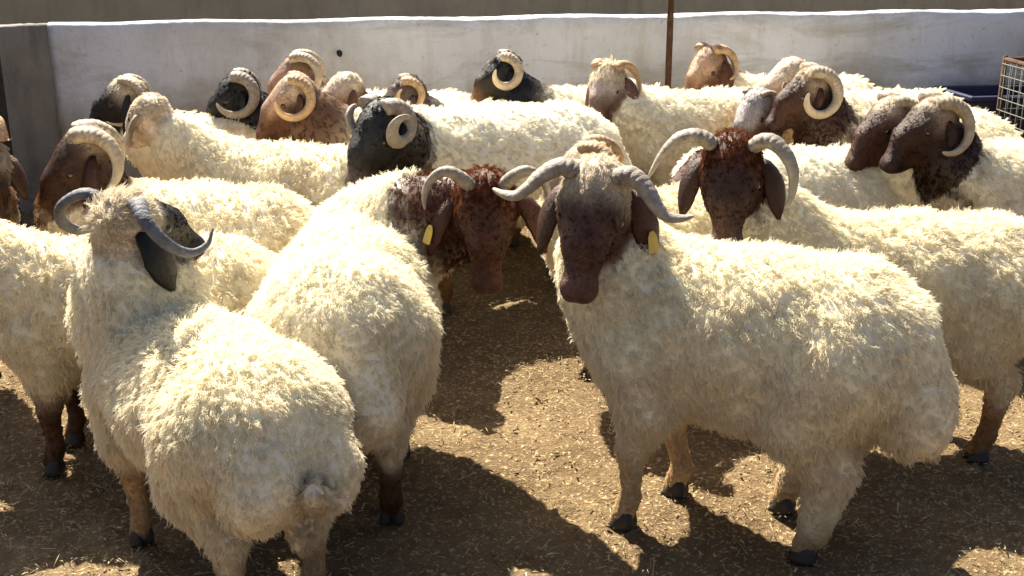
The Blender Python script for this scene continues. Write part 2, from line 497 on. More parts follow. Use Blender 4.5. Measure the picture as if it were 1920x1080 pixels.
class Prim:
    def __init__(s, kind, a, b, ra, rb, k, grp, sub=False):
        s.kind, s.a, s.b, s.ra, s.rb, s.k, s.grp, s.sub = kind, np.asarray(a, np.float32), np.asarray(b, np.float32), ra, rb, k, grp, sub
    def d(s, P):
        if s.kind == 'c':
            return d_cone(P, s.a, s.b, s.ra, s.rb)
        return d_ell(P, s.a, s.b)
    def box(s):
        if s.kind == 'c':
            r = max(s.ra, s.rb); return np.minimum(s.a, s.b) - r, np.maximum(s.a, s.b) + r
        return s.a - s.b.max(), s.a + s.b.max()

def surface_nets(prims, h):
    lo = np.min([p.box()[0] for p in prims], 0) - 4 * h; hi = np.max([p.box()[1] for p in prims], 0) + 4 * h
    n = np.ceil((hi - lo) / h).astype(int) + 1
    D = np.full(n, 1.0, np.float32)
    ax = [lo[i] + h * np.arange(n[i], dtype=np.float32) for i in range(3)]
    for p in prims:
        b0, b1 = p.box(); m = p.k + 2.5 * h
        i0 = np.clip(((b0 - m - lo) / h).astype(int), 0, n); i1 = np.clip(((b1 + m - lo) / h).astype(int) + 2, 0, n)
        sl = tuple(slice(i0[i], i1[i]) for i in range(3))
        G = np.stack(np.meshgrid(*[ax[i][sl[i]] for i in range(3)], indexing='ij'), -1)
        d = p.d(G).astype(np.float32)
        D[sl] = -smin(-D[sl], d, p.k) if p.sub else smin(D[sl], d, p.k)
    S = D < 0
    cs = np.zeros(n - 1, np.int8)
    for dx in (0, 1):
        for dy in (0, 1):
            for dz in (0, 1):
                cs += S[dx:n[0] - 1 + dx, dy:n[1] - 1 + dy, dz:n[2] - 1 + dz]
    act = (cs > 0) & (cs < 8)
    ci = np.argwhere(act)
    vid = np.full(n - 1, -1, np.int64); vid[act] = np.arange(len(ci))
    acc = np.zeros((len(ci), 3)); cnt = np.zeros(len(ci))
    corners = [(x, y, z) for x in (0, 1) for y in (0, 1) for z in (0, 1)]
    for a in corners:
        for axis in range(3):
            if a[axis]: continue
            b = list(a); b[axis] = 1
            da = D[ci[:, 0] + a[0], ci[:, 1] + a[1], ci[:, 2] + a[2]]; db = D[ci[:, 0] + b[0], ci[:, 1] + b[1], ci[:, 2] + b[2]]
            x = (da < 0) != (db < 0)
            t = np.where(x, da / np.where(x, da - db, 1), 0)
            pt = np.repeat(np.array(a, float)[None], len(ci), 0); pt[:, axis] = t
            acc[x] += pt[x]; cnt[x] += 1
    V = lo + h * (ci + acc / cnt[:, None])
    Q = []
    for axis in range(3):
        sl0 = [slice(1, -1)] * 3; sl0[axis] = slice(0, -1); sl1 = list(sl0); sl1[axis] = slice(1, None)
        # edges along axis between grid points
        A = S[tuple(slice(0, -1) if i == axis else slice(None) for i in range(3))]; B = S[tuple(slice(1, None) if i == axis else slice(None) for i in range(3))]
        e = np.argwhere(A != B)
        u, w = [(1, 2), (2, 0), (0, 1)][axis]
        ok = (e[:, u] > 0) & (e[:, w] > 0) & (e[:, u] < n[u] - 1) & (e[:, w] < n[w] - 1); e = e[ok]
        ins = A[tuple(e.T)]
        def cell(du, dw):
            c = e.copy(); c[:, u] -= du; c[:, w] -= dw; return vid[tuple(c.T)]
        q = np.stack([cell(1, 1), cell(0, 1), cell(0, 0), cell(1, 0)], -1)
        q[~ins] = q[~ins][:, ::-1]
        Q.append(q)
    Q = np.concatenate(Q); Q = Q[(Q >= 0).all(1)]
    # light smoothing
    for it in range(2):
        s = np.zeros_like(V); c = np.zeros(len(V))
        for i in range(4):
            np.add.at(s, Q[:, i], V[Q[:, (i + 1) % 4]] + V[Q[:, (i + 3) % 4]]); np.add.at(c, Q[:, i], 2)
        V = V * 0.5 + 0.5 * s / c[:, None]
    return V, Q

BROWN = (0.105, 0.036, 0.015); DARKB = (0.055, 0.022, 0.012); BLACK = (0.011, 0.0105, 0.012); TAN = (0.30, 0.165, 0.08)
WHITE = (0.68, 0.61, 0.48); GREYF = (0.28, 0.24, 0.21); RED = (0.125, 0.042, 0.017)
CREAM = (0.90, 0.825, 0.65)

def rot_head(yaw, pitch, roll):
    """columns: face forward, left, up in body space; pitch positive = nose down"""
    cy_, sy_ = math.cos(yaw), math.sin(yaw); cp, sp = math.cos(pitch), math.sin(pitch)
    f = np.array([cy_ * cp, sy_ * cp, -sp]); u = np.array([cy_ * sp, sy_ * sp, cp]); l = np.cross(u, f)
    cr, sr = math.cos(roll), math.sin(roll)
    return np.stack([f, l * cr + u * sr, u * cr - l * sr], 1)

def spiral(turns=1.0, rho=0.085, rho1=0.05, a0=112, spread=0.09, y0=0.05, lift=0.0, n=26):
    base = np.array([0.0, y0, 0.025])
    t = np.linspace(0, 1, n); a = R(a0) + t * turns * 2 * math.pi
    r = rho + (rho1 - rho) * t
    c0 = base - np.array([math.cos(R(a0)) * rho, 0, math.sin(R(a0)) * rho])
    return np.stack([c0[0] + np.cos(a) * r, y0 + spread * t ** 1.15, c0[2] + np.sin(a) * r + lift * t], 1)

HOOF = None
def hoof_mesh():
    parts = []
    for s in (-1, 1):
        rings = []
        for z, x0, x1, w in ((0.0, -0.030, 0.052, 0.019), (0.012, -0.031, 0.048, 0.0185), (0.035, -0.026, 0.030, 0.017), (0.055, -0.020, 0.018, 0.014)):
            a = np.linspace(0, 2 * math.pi, 10, endpoint=False)
            cx = (x0 + x1) / 2; rx = (x1 - x0) / 2
            rings.append(np.stack([cx + rx * np.cos(a), s * 0.0185 + w * np.sin(a) * (1 - 0.25 * np.cos(a)), np.full(10, z)], 1))
        V = np.concatenate(rings); F = []
        for i in range(3):
            for j in range(10):
                k = (j + 1) % 10; F.append((i * 10 + j, i * 10 + k, i * 10 + 10 + k, i * 10 + 10 + j))
        F.append(tuple(range(9, -1, -1))); F.append(tuple(range(30, 40)))
        parts.append((V, F))
    return mesh_from('hoof', *join_vf(parts))
HOOF = hoof_mesh(); HOOF.materials.append(M['hoof'])
def eye_mesh():
    a = []
    V = []; n, m = 10, 7
    for i in range(m):
        th = math.pi * (i + 0.5) / m
        for j in range(n):
            ph = 2 * math.pi * j / n; V.append((math.sin(th) * math.cos(ph), math.sin(th) * math.sin(ph), math.cos(th)))
    F = [(i * n + j, i * n + (j + 1) % n, (i + 1) * n + (j + 1) % n, (i + 1) * n + j) for i in range(m - 1) for j in range(n)]
    F += [tuple(range(n))[::-1], tuple((m - 1) * n + j for j in range(n))]
    return mesh_from('eye', np.array(V) * 0.0175, F)
EYE = eye_mesh(); EYE.materials.append(M['eye'])
def tag_mesh():
    import bmesh
    prof = [(-0.017, 0), (0.017, 0), (0.019, -0.022), (0.019, -0.05), (0.013, -0.055), (-0.013, -0.055), (-0.019, -0.05), (-0.019, -0.022)]
    prof = [(-0.008, 0.018), (0.008, 0.018)] + prof[1:] + [prof[0]]
    n = len(prof); V = [(x, -0.0015, z) for x, z in prof] + [(x, 0.0015, z) for x, z in prof]
    F = [tuple(range(n)), tuple(range(2 * n - 1, n - 1, -1))] + [(i, n + i, n + (i + 1) % n, (i + 1) % n) for i in range(n)]
    return mesh_from('ear_tag', V, F, False)
TAGM = tag_mesh()

def quad_normals(V, Q):
    n = np.cross(V[Q[:, 2]] - V[Q[:, 0]], V[Q[:, 3]] - V[Q[:, 1]]); o = np.zeros_like(V)
    for i in range(4): np.add.at(o, Q[:, i], n)
    return o / (np.linalg.norm(o, axis=1)[:, None] + 1e-12)

def make_sheep(sp, seed):
    rs = np.random.default_rng(seed)
    S = sp.get('S', 1.0); head = R(sp['head']); gx, gy = sp['pos']
    root = link('sheep', None); root.location = (gx, gy, 0); root.rotation_euler = (0, 0, head)
    root.empty_display_size = 0.1
    tag(root, sp['label'], 'sheep', 'flock of horned rams in the pen')
    # head pose in body space
    d = np.array([sp['poll'][0] - gx, sp['poll'][1] - gy]); c, s = math.cos(-head), math.sin(-head)
    poll = np.array([c * d[0] - s * d[1], s * d[0] + c * d[1], sp['poll'][2]])
    HS = sp.get('hs', 1.0) * S
    HR = rot_head(R(sp['yaw'] - sp['head']), R(sp.get('pitch', 45)), R(sp.get('roll', 0)))
    hp = lambda x, y, z: poll + HR @ (np.array([x, y, z]) * HS)
    fat = sp.get('fat', 1.0)
    PR = []
    def C(a, b, ra, rb, k, g, sub=False): PR.append(Prim('c', a, b, ra, rb, k, g, sub))
    def E(c_, r, k, g, sub=False): PR.append(Prim('e', c_, r, 0, 0, k, g, sub))
    lx = sp.get('lx', 0.96); v = lambda x, y, z: np.array([x * lx, y, z]) * S
    # trunk
    dp = sp.get('deep', 0.96)
    E(v(0.20, 0, 0.532), v(0.26, 0.195 * fat, 0.234 * dp), 0.02, 'body')
    E(v(-0.06, 0, 0.522), v(0.34, 0.23 * fat, 0.245 * dp), 0.06 * S, 'body')
    E(v(-0.32, 0, 0.535), v(0.20, 0.215 * fat, 0.225 * dp), 0.07 * S, 'body')
    E(v(0.36, 0, 0.53), v(0.12, 0.13, 0.17), 0.06 * S, 'body')
    # broad fat tail
    ta = sp.get('tail', 1.0)
    for sg in (-1, 1):
        C(v(-0.44, sg * 0.055, 0.58), v(-0.52, sg * 0.072 * ta, sp.get('tz', 0.40)), 0.10 * S, 0.095 * S * ta, 0.045 * S, 'tail')
    C(v(-0.545, 0.0, 0.36), v(-0.585, 0.012, 0.30), 0.045 * S, 0.03 * S, 0.03 * S, 'tail')
    C(v(-0.60, 0.012, 0.32), v(-0.625, -0.02, 0.37), 0.026 * S, 0.018 * S, 0.015 * S, 'tail')
    C(v(-0.62, 0, 0.53), v(-0.645, 0.0, 0.26), 0.022 * S, 0.038 * S, 0.03 * S, 'tail', True)
    if sp.get('tailcurl'):
      C(v(-0.585, 0.0, 0.42), v(-0.665, 0.012, 0.455), 0.032 * S, 0.026 * S, 0.015 * S, 'tail')
      C(v(-0.665, 0.012, 0.455), v(-0.675, -0.06, 0.415), 0.026 * S, 0.016 * S, 0.01 * S, 'tail')
    # neck
    n0 = v(0.34, 0, 0.60); cran = hp(0.02, 0, -0.055); nu = v(0.40, 0, 0.66) - cran; nu /= np.linalg.norm(nu); n2 = cran + nu * 0.075 * HS - HR[:, 2] * 0.02 * HS
    fwd = sp.get('neckfwd', 0.13)
    n1 = np.array([(n0[0] + n2[0]) / 2 + fwd * S * 0.6, (n0[1] + n2[1]) / 2 * 0.8, (n0[2] + n2[2]) / 2 - 0.01 * S])
    ts = np.linspace(0, 1, 7); NP = ((1 - ts) ** 2)[:, None] * n0 + (2 * ts * (1 - ts))[:, None] * n1 + (ts ** 2)[:, None] * n2
    nr = sp.get('neck', 1.0)
    NRad = np.interp(ts, [0, 0.5, 1], [0.170, 0.126 * nr, 0.086 * nr]) * S
    for i in range(6):
        C(NP[i], NP[i + 1], NRad[i], NRad[i + 1], 0.045 * S, 'neck')
    # legs
    feet = []
    st = sp.get('step', (0, 0, 0, 0))
    for i, sg in enumerate((1, -1)):
        dx = st[i]
        sh = v(0.29, sg * 0.115, 0.47); el = v(0.245, sg * 0.13, 0.36); kn = v(0.275 + dx * 0.55, sg * 0.115, 0.215); fe = v(0.265 + dx, sg * 0.112, 0.085); ho = v(0.285 + dx, sg * 0.112, 0.035)
        C(sh, el, 0.095 * S, 0.076 * S, 0.05 * S, 'leg'); C(el, kn, 0.070 * S, 0.037 * S, 0.02 * S, 'leg'); C(kn, fe, 0.034 * S, 0.026 * S, 0.012 * S, 'leg'); C(fe, ho, 0.029 * S, 0.03 * S, 0.012 * S, 'leg')
        E(kn, v(0.036, 0.034, 0.042), 0.012 * S, 'leg')
        feet.append(ho)
    for i, sg in enumerate((1, -1)):
        dx = st[2 + i]; wl = sp.get('woolleg', 1.0)
        hi_ = v(-0.31, sg * 0.115, 0.52); sf = v(-0.235 + dx * 0.25, sg * 0.135, 0.385); hk = v(-0.385 + dx * 0.75, sg * 0.125, 0.255); fe = v(-0.375 + dx, sg * 0.122, 0.085); ho = v(-0.35 + dx, sg * 0.122, 0.035)
        C(hi_, sf, 0.135 * S, 0.10 * S, 0.05 * S, 'leg'); C(sf, hk, 0.085 * S, 0.042 * S * wl, 0.03 * S, 'leg'); C(hk, fe, 0.038 * S * wl, 0.028 * S * wl, 0.012 * S, 'leg'); C(fe, ho, 0.031 * S, 0.03 * S, 0.012 * S, 'leg')
        E(hk + v(-0.012, 0, 0.01), v(0.034, 0.028, 0.045), 0.015 * S, 'leg')
        feet.append(ho)
    if sp.get('sheath', True):
        C(v(-0.12, 0, 0.36), v(-0.03, 0, 0.315), 0.035 * S, 0.022 * S, 0.03 * S, 'belly')
        E(v(-0.36, 0, 0.33), v(0.055, 0.05, 0.075), 0.03 * S, 'belly')
    # head
    q = lambda r: r * HS
    def HC(a, b, ra, rb, k): C(hp(*a), hp(*b), q(ra), q(rb), q(k), 'head')
    HC((0.015, 0, -0.035), (0.07, 0, -0.045), 0.074, 0.072, 0.03)
    HC((0.05, 0, -0.022), (0.135, 0, -0.030), 0.056, 0.050, 0.025)
    HC((0.135, 0, -0.028), (0.218, 0, -0.060), 0.047, 0.033, 0.02)
    HC((0.228, 0.011, -0.070), (0.228, -0.011, -0.070), 0.031, 0.031, 0.015)
    HC((0.05, 0, -0.105), (0.20, 0, -0.098), 0.050, 0.022, 0.025)
    for sg in (-1, 1):
        HC((0.055, sg * 0.035, -0.075), (0.115, sg * 0.026, -0.082), 0.047, 0.036, 0.02)
        HC((0.055, sg * 0.054, -0.012), (0.098, sg * 0.047, -0.014), 0.021, 0.017, 0.012)
        HC((0.232, sg * 0.020, -0.055), (0.250, sg * 0.016, -0.060), 0.019, 0.015, 0.008)
        C(hp(0.272, sg * 0.015, -0.062), hp(0.258, sg * 0.026, -0.054), q(0.008), q(0.006), q(0.006), 'head', True)
        C(hp(0.268, sg * 0.012, -0.091), hp(0.205, sg * 0.043, -0.094), q(0.0055), q(0.0055), q(0.006), 'head', True)
    h = sp.get('vox', 0.011)
    V, Q = surface_nets(PR, h)
    V[:, 2] = np.maximum(V[:, 2], 0.01)
    # uneven, lumpy fleece surface on trunk, tail and neck
    vnn = quad_normals(V, Q)
    db_ = np.min([p.d(V.astype(np.float32)) for p in PR if p.grp in ('body', 'tail', 'neck') and not p.sub], 0); dh_ = np.min([p.d(V.astype(np.float32)) for p in PR if p.grp == 'head' and not p.sub], 0)
    m_ = np.clip((0.03 - db_) / 0.03, 0, 1) * np.clip(dh_ / 0.03, 0, 1) * np.clip((V[:, 2] / S - 0.25) / 0.1, 0, 1)
    V += vnn * (m_ * (0.008 * pnoise(V, 11, seed) + 0.002 * pnoise(V, 33, seed + 2)))[:, None]

    headP = [p for p in PR if p.grp == 'head' and not p.sub]; legP = [p for p in PR if p.grp == 'leg']; bodyP = [p for p in PR if p.grp in ('body', 'tail') and not p.sub]
    face = np.array(sp.get('face', BROWN)); wool = np.array(sp.get('wool', CREAM)); nf = sp.get('neckdark', 0.12); ncol = np.array(sp.get('neckcol', sp.get('face', BROWN)))
    if face.sum() < 0.6: face = face * 0.62
    if ncol.sum() < 0.7: ncol = ncol * 0.65
    legc = np.array(sp.get('legs', (0.17, 0.085, 0.035))); pollc = sp.get('pollcol'); muzc = sp.get('muzzle')
    fz, hz = sp.get('woolfore', 0.27), sp.get('woolhind', 0.20)
    def region(P):
        P = P.astype(np.float32)
        dh = np.min([p.d(P) for p in headP], 0); db = np.min([p.d(P) for p in bodyP], 0); dl = np.min([p.d(P) for p in legP], 0)
        dn = np.full(len(P), 9.0); tn = np.zeros(len(P))
        for i in range(6):
            ba = NP[i + 1] - NP[i]; t = np.clip(((P - NP[i]) @ ba) / (ba @ ba), 0, 1)
            dd = np.linalg.norm(P - NP[i] - t[:, None] * ba, axis=1) - (NRad[i] + (NRad[i + 1] - NRad[i]) * t)
            m = dd < dn; dn[m] = dd[m]; tn[m] = (i + t[m]) / 6
        hl = ((P - poll) @ HR) / HS
        nz = pnoise(P, 22, seed) ; nz2 = pnoise(P, 60, seed + 3)
        sg = lambda x: 1 / (1 + np.exp(-np.clip(x, -30, 30)))
        sc = ((P - cran) @ nu) / HS - np.clip(hl[:, 0] - 0.05, 0, 0.2) * 0.5; wh = sg((0.058 + 0.006 * nz - sc) / 0.003) * sg((0.03 - dh) / 0.003)
        onneck = sg((db - dn) / 0.02)
        wnk = onneck * sg((tn - (1 - nf) + 0.07 * nz + 0.03 * nz2) / 0.025) if nf > 0 else 0 * tn
        zz = P[:, 2] / S
        line = np.where(P[:, 0] > 0, fz, hz) + 0.03 * nz
        wl = sg((line - zz) / 0.02) * (dl < 0.05)
        # colours
        dirt = np.clip((0.62 - zz) / 0.5 + 0.22 * nz, 0, 1)[:, None] * sp.get('dirt', 0.45)  # belly stain, carried up the flanks to paint in their warm shaded tone
        colr = wool[None] * (1 - dirt) + np.array([0.56, 0.40, 0.20])[None] * dirt
        st_ = np.clip(pnoise(P, 5, seed + 9) * 1.2 - 0.35, 0, 1)[:, None] * 0.35
        colr = colr * (1 - st_) + np.array([0.70, 0.57, 0.37])[None] * st_
        tm_ = (np.clip((-0.54 * lx * S - P[:, 0]) / 0.03, 0, 1) * np.clip(1.3 - np.abs(P[:, 1] / S) / 0.055 + 0.4 * nz2, 0, 1) * np.clip((0.52 - zz) / 0.05, 0, 1))[:, None] * sp.get('tailstainshade', 0.3)  # shade of the tail crease put into the colour, along with dung stain
        colr = colr * (1 - tm_) + np.array([0.26, 0.155, 0.07])[None] * tm_
        colr = colr * (1 - wl[:, None]) + legc[None] * (1 + 0.25 * nz[:, None]) * wl[:, None]
        if sp.get('patch') is not None:
            pm = sg((pnoise(P, 7, seed + 4) * 0.9 + (tn * onneck) - 0.75) / 0.08)[:, None]
            colr = colr * (1 - pm) + np.array(sp['patch'])[None] * pm
        colr = colr * (1 - wnk[:, None]) + ncol[None] * (1 + 0.2 * nz[:, None]) * wnk[:, None]
        fc = np.repeat(face[None], len(P), 0) * (1 + 0.22 * nz[:, None])
        if muzc is not None:
            mw = sg((hl[:, 0] - sp.get('muzfrom', 0.20) + 0.01 * nz) / sp.get('muzsoft', 0.02))[:, None]; fc = fc * (1 - mw) + np.array(muzc)[None] * mw
        blz = sp.get('blaze')
        if blz is not None:   # pale forehead and nose ridge
            bw = (sg((hl[:, 2] + 0.035 + 0.01 * nz) / 0.008) * sg((sp.get('blazeto', 0.16) - hl[:, 0]) / 0.02))[:, None]; fc = fc * (1 - bw) + np.array(blz)[None] * bw
        if pollc is not None:
            pw = (sg((sp.get('pollto', 0.045) - hl[:, 0] + 0.008 * nz) / 0.010) * sg((hl[:, 2] + 0.065) / 0.012))[:, None]; fc = fc * (1 - pw) + np.array(pollc)[None] * pw
        nostril = (sg((hl[:, 0] - 0.258) / 0.004) * sg((0.016 - np.abs(hl[:, 2] + 0.058)) / 0.003) * sg((np.abs(hl[:, 1]) - 0.008) / 0.002))[:, None]
        fc = fc * (1 - 0.75 * nostril)
        lip = (sg((hl[:, 0] - 0.185) / 0.006) * sg((0.0065 - np.abs(hl[:, 2] + 0.092)) / 0.0015))[:, None]
        fc = fc * (1 - 0.7 * lip)
        colr = colr * (1 - wh[:, None]) + fc * wh[:, None]
        # wool length
        L0 = sp.get('len', 0.033)
        ln = L0 * (0.85 + 0.2 * nz)
        ln = ln * (1 - onneck) + ln * sp.get('necklen', 0.9) * (1 - 0.4 * np.clip(tn * 2 - 1, 0, 1)) * onneck
        ln = ln * np.clip(0.4 + (zz - 0.12) / 0.30, 0.4, 1) * np.where(P[:, 0] < -0.53 * S * lx, 0.6, 1.0)
        ln = ln * (1 - wl) + sp.get('leglen', 0.011) * wl
        ln = ln * (1 - wnk * 0.35)
        pollm = sg((sp.get('pollto', 0.045) - hl[:, 0]) / 0.01) * sg((hl[:, 2] + 0.07) / 0.012)
        hlen = 0.0065 + (sp.get('polllen', 0.014) - 0.0065) * pollm
        hlen = hlen * sg((0.235 - hl[:, 0]) / 0.012) + 0.0015
        ln = ln * (1 - wh) + hlen * wh
        return np.clip(colr, 0.004, 0.92), ln, wh, wl
    colr, ln, wh, wl = region(V)
    me = mesh_from('body', V, Q)
    at = me.attributes.new('tint', 'FLOAT_COLOR', 'POINT')
    skin = colr * np.where((ln > 0.010)[:, None], 0.84, 1.0)
    at.data.foreach_set('color', np.c_[skin, np.ones(len(V))].astype(np.float32).ravel())
    ab = me.attributes.new('bare', 'FLOAT', 'POINT'); ab.data.foreach_set('value', np.clip(np.maximum(wh, wl), 0, 1).astype(np.float32))
    link('body', me, root, M['hide'])

    # ---- fleece
    tri = np.concatenate([Q[:, [0, 1, 2]], Q[:, [0, 2, 3]]])
    e1 = V[tri[:, 1]] - V[tri[:, 0]]; e2 = V[tri[:, 2]] - V[tri[:, 0]]; fn = np.cross(e1, e2); ar = np.linalg.norm(fn, axis=1)
    vn = np.zeros_like(V)
    for i in range(3): np.add.at(vn, tri[:, i], fn)
    vn /= np.linalg.norm(vn, axis=1)[:, None] + 1e-12
    lt = ln[tri].mean(1); short = lt < 0.010
    w = ar * np.where(short, sp.get('shortw', 2.2), 1.0); w /= w.sum()
    nlock = int(sp.get('locks', 3000) * LOCKS); per = sp.get('per', 13)
    # even coverage: stratified picks along a space-filling order of the faces
    fc_ = V[tri].mean(1); cell = np.floor((fc_ - V.min(0)) / 0.03).astype(np.int64)
    key = np.zeros(len(tri), np.int64)
    for b_ in range(7):
        for a_ in range(3): key |= ((cell[:, a_] >> b_) & 1) << (3 * b_ + a_)
    od = np.argsort(key, kind='stable'); cw = np.cumsum(w[od]); cw /= cw[-1]
    ti = od[np.minimum(np.searchsorted(cw, (np.arange(nlock) + rs.random(nlock)) / nlock), len(tri) - 1)]
    r1 = np.sqrt(rs.random(nlock)); r2 = rs.random(nlock)
    bw = np.stack([1 - r1, r1 * (1 - r2), r1 * r2], 1)
    p0 = (V[tri[ti]] * bw[..., None]).sum(1); nn = (vn[tri[ti]] * bw[..., None]).sum(1); nn /= np.linalg.norm(nn, axis=1)[:, None] + 1e-9
    cc0 = (colr[tri[ti]] * bw[..., None]).sum(1); L = (ln[tri[ti]] * bw).sum(1); hw = (wh[tri[ti]] * bw).sum(1); lw = (wl[tri[ti]] * bw).sum(1)
    L = L * (0.65 + 0.7 * rs.random(nlock))
    # lie: down and back along the body, along the face on the head
    back = np.array([-0.35, 0, -1.0]); flow = np.repeat(back[None], nlock, 0)
    facedir = HR[:, 0]
    flow = flow * (1 - hw[:, None]) + facedir[None] * hw[:, None] + rs.normal(0, 0.28, (nlock, 3))
    flow -= nn * (flow * nn).sum(1)[:, None]
    droop = sp.get('droop', 1.45) * (1 - hw) * (1 - lw) + 3.2 * np.maximum(hw, lw)
    wob = rs.normal(0, 0.35, (nlock, 3))
    npt = 5; sv = np.linspace(0, 1, npt)
    cl = np.zeros((nlock, npt, 3))
    cur = p0 - nn * 0.003; cl[:, 0] = cur
    ph = rs.random(nlock) * 6.28
    t1 = np.cross(nn, rs.normal(0, 1, (nlock, 3))); t1 /= np.linalg.norm(t1, axis=1)[:, None]; t2 = np.cross(nn, t1)
    for i in range(1, npt):
        di = nn * (1.15 - 0.45 * sv[i]) + flow * (droop * (0.25 + 1.1 * sv[i]))[:, None] + wob * 0.35 + 0.55 * sp.get('curl', 0.85) * (t1 * np.cos(ph + i * 1.9)[:, None] + t2 * np.sin(ph + i * 1.9)[:, None]) * (1 - hw)[:, None]
        di /= np.linalg.norm(di, axis=1)[:, None]
        cur = cur + di * (L / (npt - 1))[:, None]; cl[:, i] = cur
    rad = np.where(L > 0.010, sp.get('lockr', 0.014), 0.008)
    off_r = rad[:, None] * np.sqrt(rs.random((nlock, per))); off_a = rs.random((nlock, per)) * 6.283
    off = off_r[..., None] * (np.cos(off_a)[..., None] * t1[:, None] + np.sin(off_a)[..., None] * t2[:, None])
    conv = (1 - np.outer(np.ones(npt), 1)[:, 0] * sv ** 1.2 * 0.3)
    lenf = 0.75 + 0.4 * rs.random((nlock, per))
    rel = cl - cl[:, :1]
    pts = cl[:, None, :1] + off[:, :, None] * conv[None, None, :, None] + rel[:, None] * lenf[..., None, None]
    pts += rs.normal(0, 1, pts.shape) * (0.0022 * sv)[None, None, :, None] * np.clip(L / 0.03, 0.2, 1.2)[:, None, None, None]
    ns = nlock * per
    hc = bpy.data.hair_curves.new('fleece'); hc.add_curves([npt] * ns)
    hc.attributes['position'].data.foreach_set('vector', pts.astype(np.float32).ravel())
    ra = hc.attributes.get('radius') or hc.attributes.new('radius', 'FLOAT', 'POINT')
    base_r = sp.get('hair', 0.0011)
    rr = base_r * np.array([1.0, 1.0, 0.9, 0.7, 0.3])
    ra.data.foreach_set('value', np.tile(rr, ns).astype(np.float32))
    tc = np.repeat(cc0 * (0.92 + 0.16 * rs.random((nlock, 1))), per, 0) * (0.92 + 0.16 * rs.random((ns, 1)))
    ca = hc.attributes.new('tint', 'FLOAT_COLOR', 'CURVE')
    ca.data.foreach_set('color', np.c_[np.clip(tc, 0, 0.92), np.ones(ns)].astype(np.float32).ravel())
    if HAIR:
        link('fleece', hc, root, M['fleece'])

    # ---- horns
    if sp.get('horn') is not None:
        for sg in (1, -1):
            cp = sp['horn'] if not isinstance(sp['horn'], dict) else sp['horn'][sg]
            if cp is None: continue
            cp = np.array(cp, float) * np.array([1, sg, 1])
            nP = 190
            P = catmull(cp, nP); P = np.array([hp(*x) for x in P])
            # even spacing
            sl = np.r_[0, np.cumsum(np.linalg.norm(np.diff(P, axis=0), axis=1))]
            tt = np.linspace(0, 1, nP); P = np.stack([np.interp(tt * sl[-1], sl, P[:, i]) for i in range(3)], 1)
            r0 = sp.get('hornr', 0.031) * HS
            rad = r0 * np.clip((1 - tt) ** 0.6 + 0.06, 0, 1) * (1 - 0.12 * np.exp(-tt * 30))
            rad *= 1 + (0.075 * np.abs(np.sin(tt * sl[-1] / (0.0072 * HS) * math.pi / 2)) - 0.045) * (1 - tt) + 0.02 * np.sin(tt * 37 + seed)
            Vh, Fh = tube(P, rad, 12, True, (1.0, 0.66))
            # soft keel
            mh = mesh_from('horn', Vh, Fh)
            aa = mh.attributes.new('along', 'FLOAT', 'POINT'); aa.data.foreach_set('value', np.repeat(tt, 12).astype(np.float32))
            link('horn', mh, root, M[sp.get('hornmat', 'horn_pale')])
    # ---- ears
    earc = np.array(sp.get('earcol', sp.get('face', BROWN))) * 0.7
    if True:
        for sg in (1, -1):
            b = hp(0.012, sg * 0.068, -0.045); out = HR[:, 1] * sg
            down = np.array([0, 0, -1.0]); fd = HR[:, 0]; el = sp.get('ear', 0.165) * HS
            pts_ = [b]
            for i in range(1, 9):
                t = i / 8
                dr = out * sp.get('earout', 1.0) * (0.62 * (1 - t) ** 1.5 + 0.06) + down * (0.25 + 1.0 * t) + fd * (0.15 + 0.12 * math.sin(seed + sg)); dr /= np.linalg.norm(dr)
                pts_.append(pts_[-1] + dr * el / 8)
            pts_ = np.array(pts_); t = np.linspace(0, 1, 9)
            wd = el * np.interp(t, [0, 0.15, 0.5, 0.8, 1], [0.10, 0.16, 0.215, 0.16, 0.03]) * sp.get('earwide', 1.0)
            tan = np.gradient(pts_, axis=0); tan /= np.linalg.norm(tan, axis=1)[:, None]
            eo_ = out * 0.65 + ((fd - np.array([0, 0, fd[2]])) * 0.8 + HR[:, 2] * 0.3) * sp.get('earfwd', 1.0); wdir = np.cross(tan, eo_); wdir /= np.linalg.norm(wdir, axis=1)[:, None]; nd = np.cross(wdir, tan)
            ang = np.linspace(0, 2 * math.pi, 12, endpoint=False)
            Vv = []
            for i in range(9):
                ca_, sa_ = np.cos(ang), np.sin(ang)
                th = 0.006 * HS + 0.003 * (1 - t[i])
                cup = 0.25 * wd[i] * (ca_ ** 2)
                Vv.append(pts_[i] + (wd[i] * ca_)[:, None] * wdir[i] + (th * sa_ - cup)[:, None] * nd[i])
            Vv = np.concatenate(Vv); Ff = [(i * 12 + j, i * 12 + (j + 1) % 12, (i + 1) * 12 + (j + 1) % 12, (i + 1) * 12 + j) for i in range(8) for j in range(12)]
            Ff += [tuple(range(12))[::-1], tuple(96 + j for j in range(12))]
            mE = mesh_from('ear', Vv, Ff)
            ea = mE.attributes.new('tint', 'FLOAT_COLOR', 'POINT')
            ea.data.foreach_set('color', np.tile(np.r_[earc * 0.95, 1.0], len(Vv)).astype(np.float32))
            eb = mE.attributes.new('bare', 'FLOAT', 'POINT'); eb.data.foreach_set('value', np.ones(len(Vv), np.float32))
            eo = link('ear', mE, root, M['hide'])
            tg = sp.get('tags', {}).get(sg)
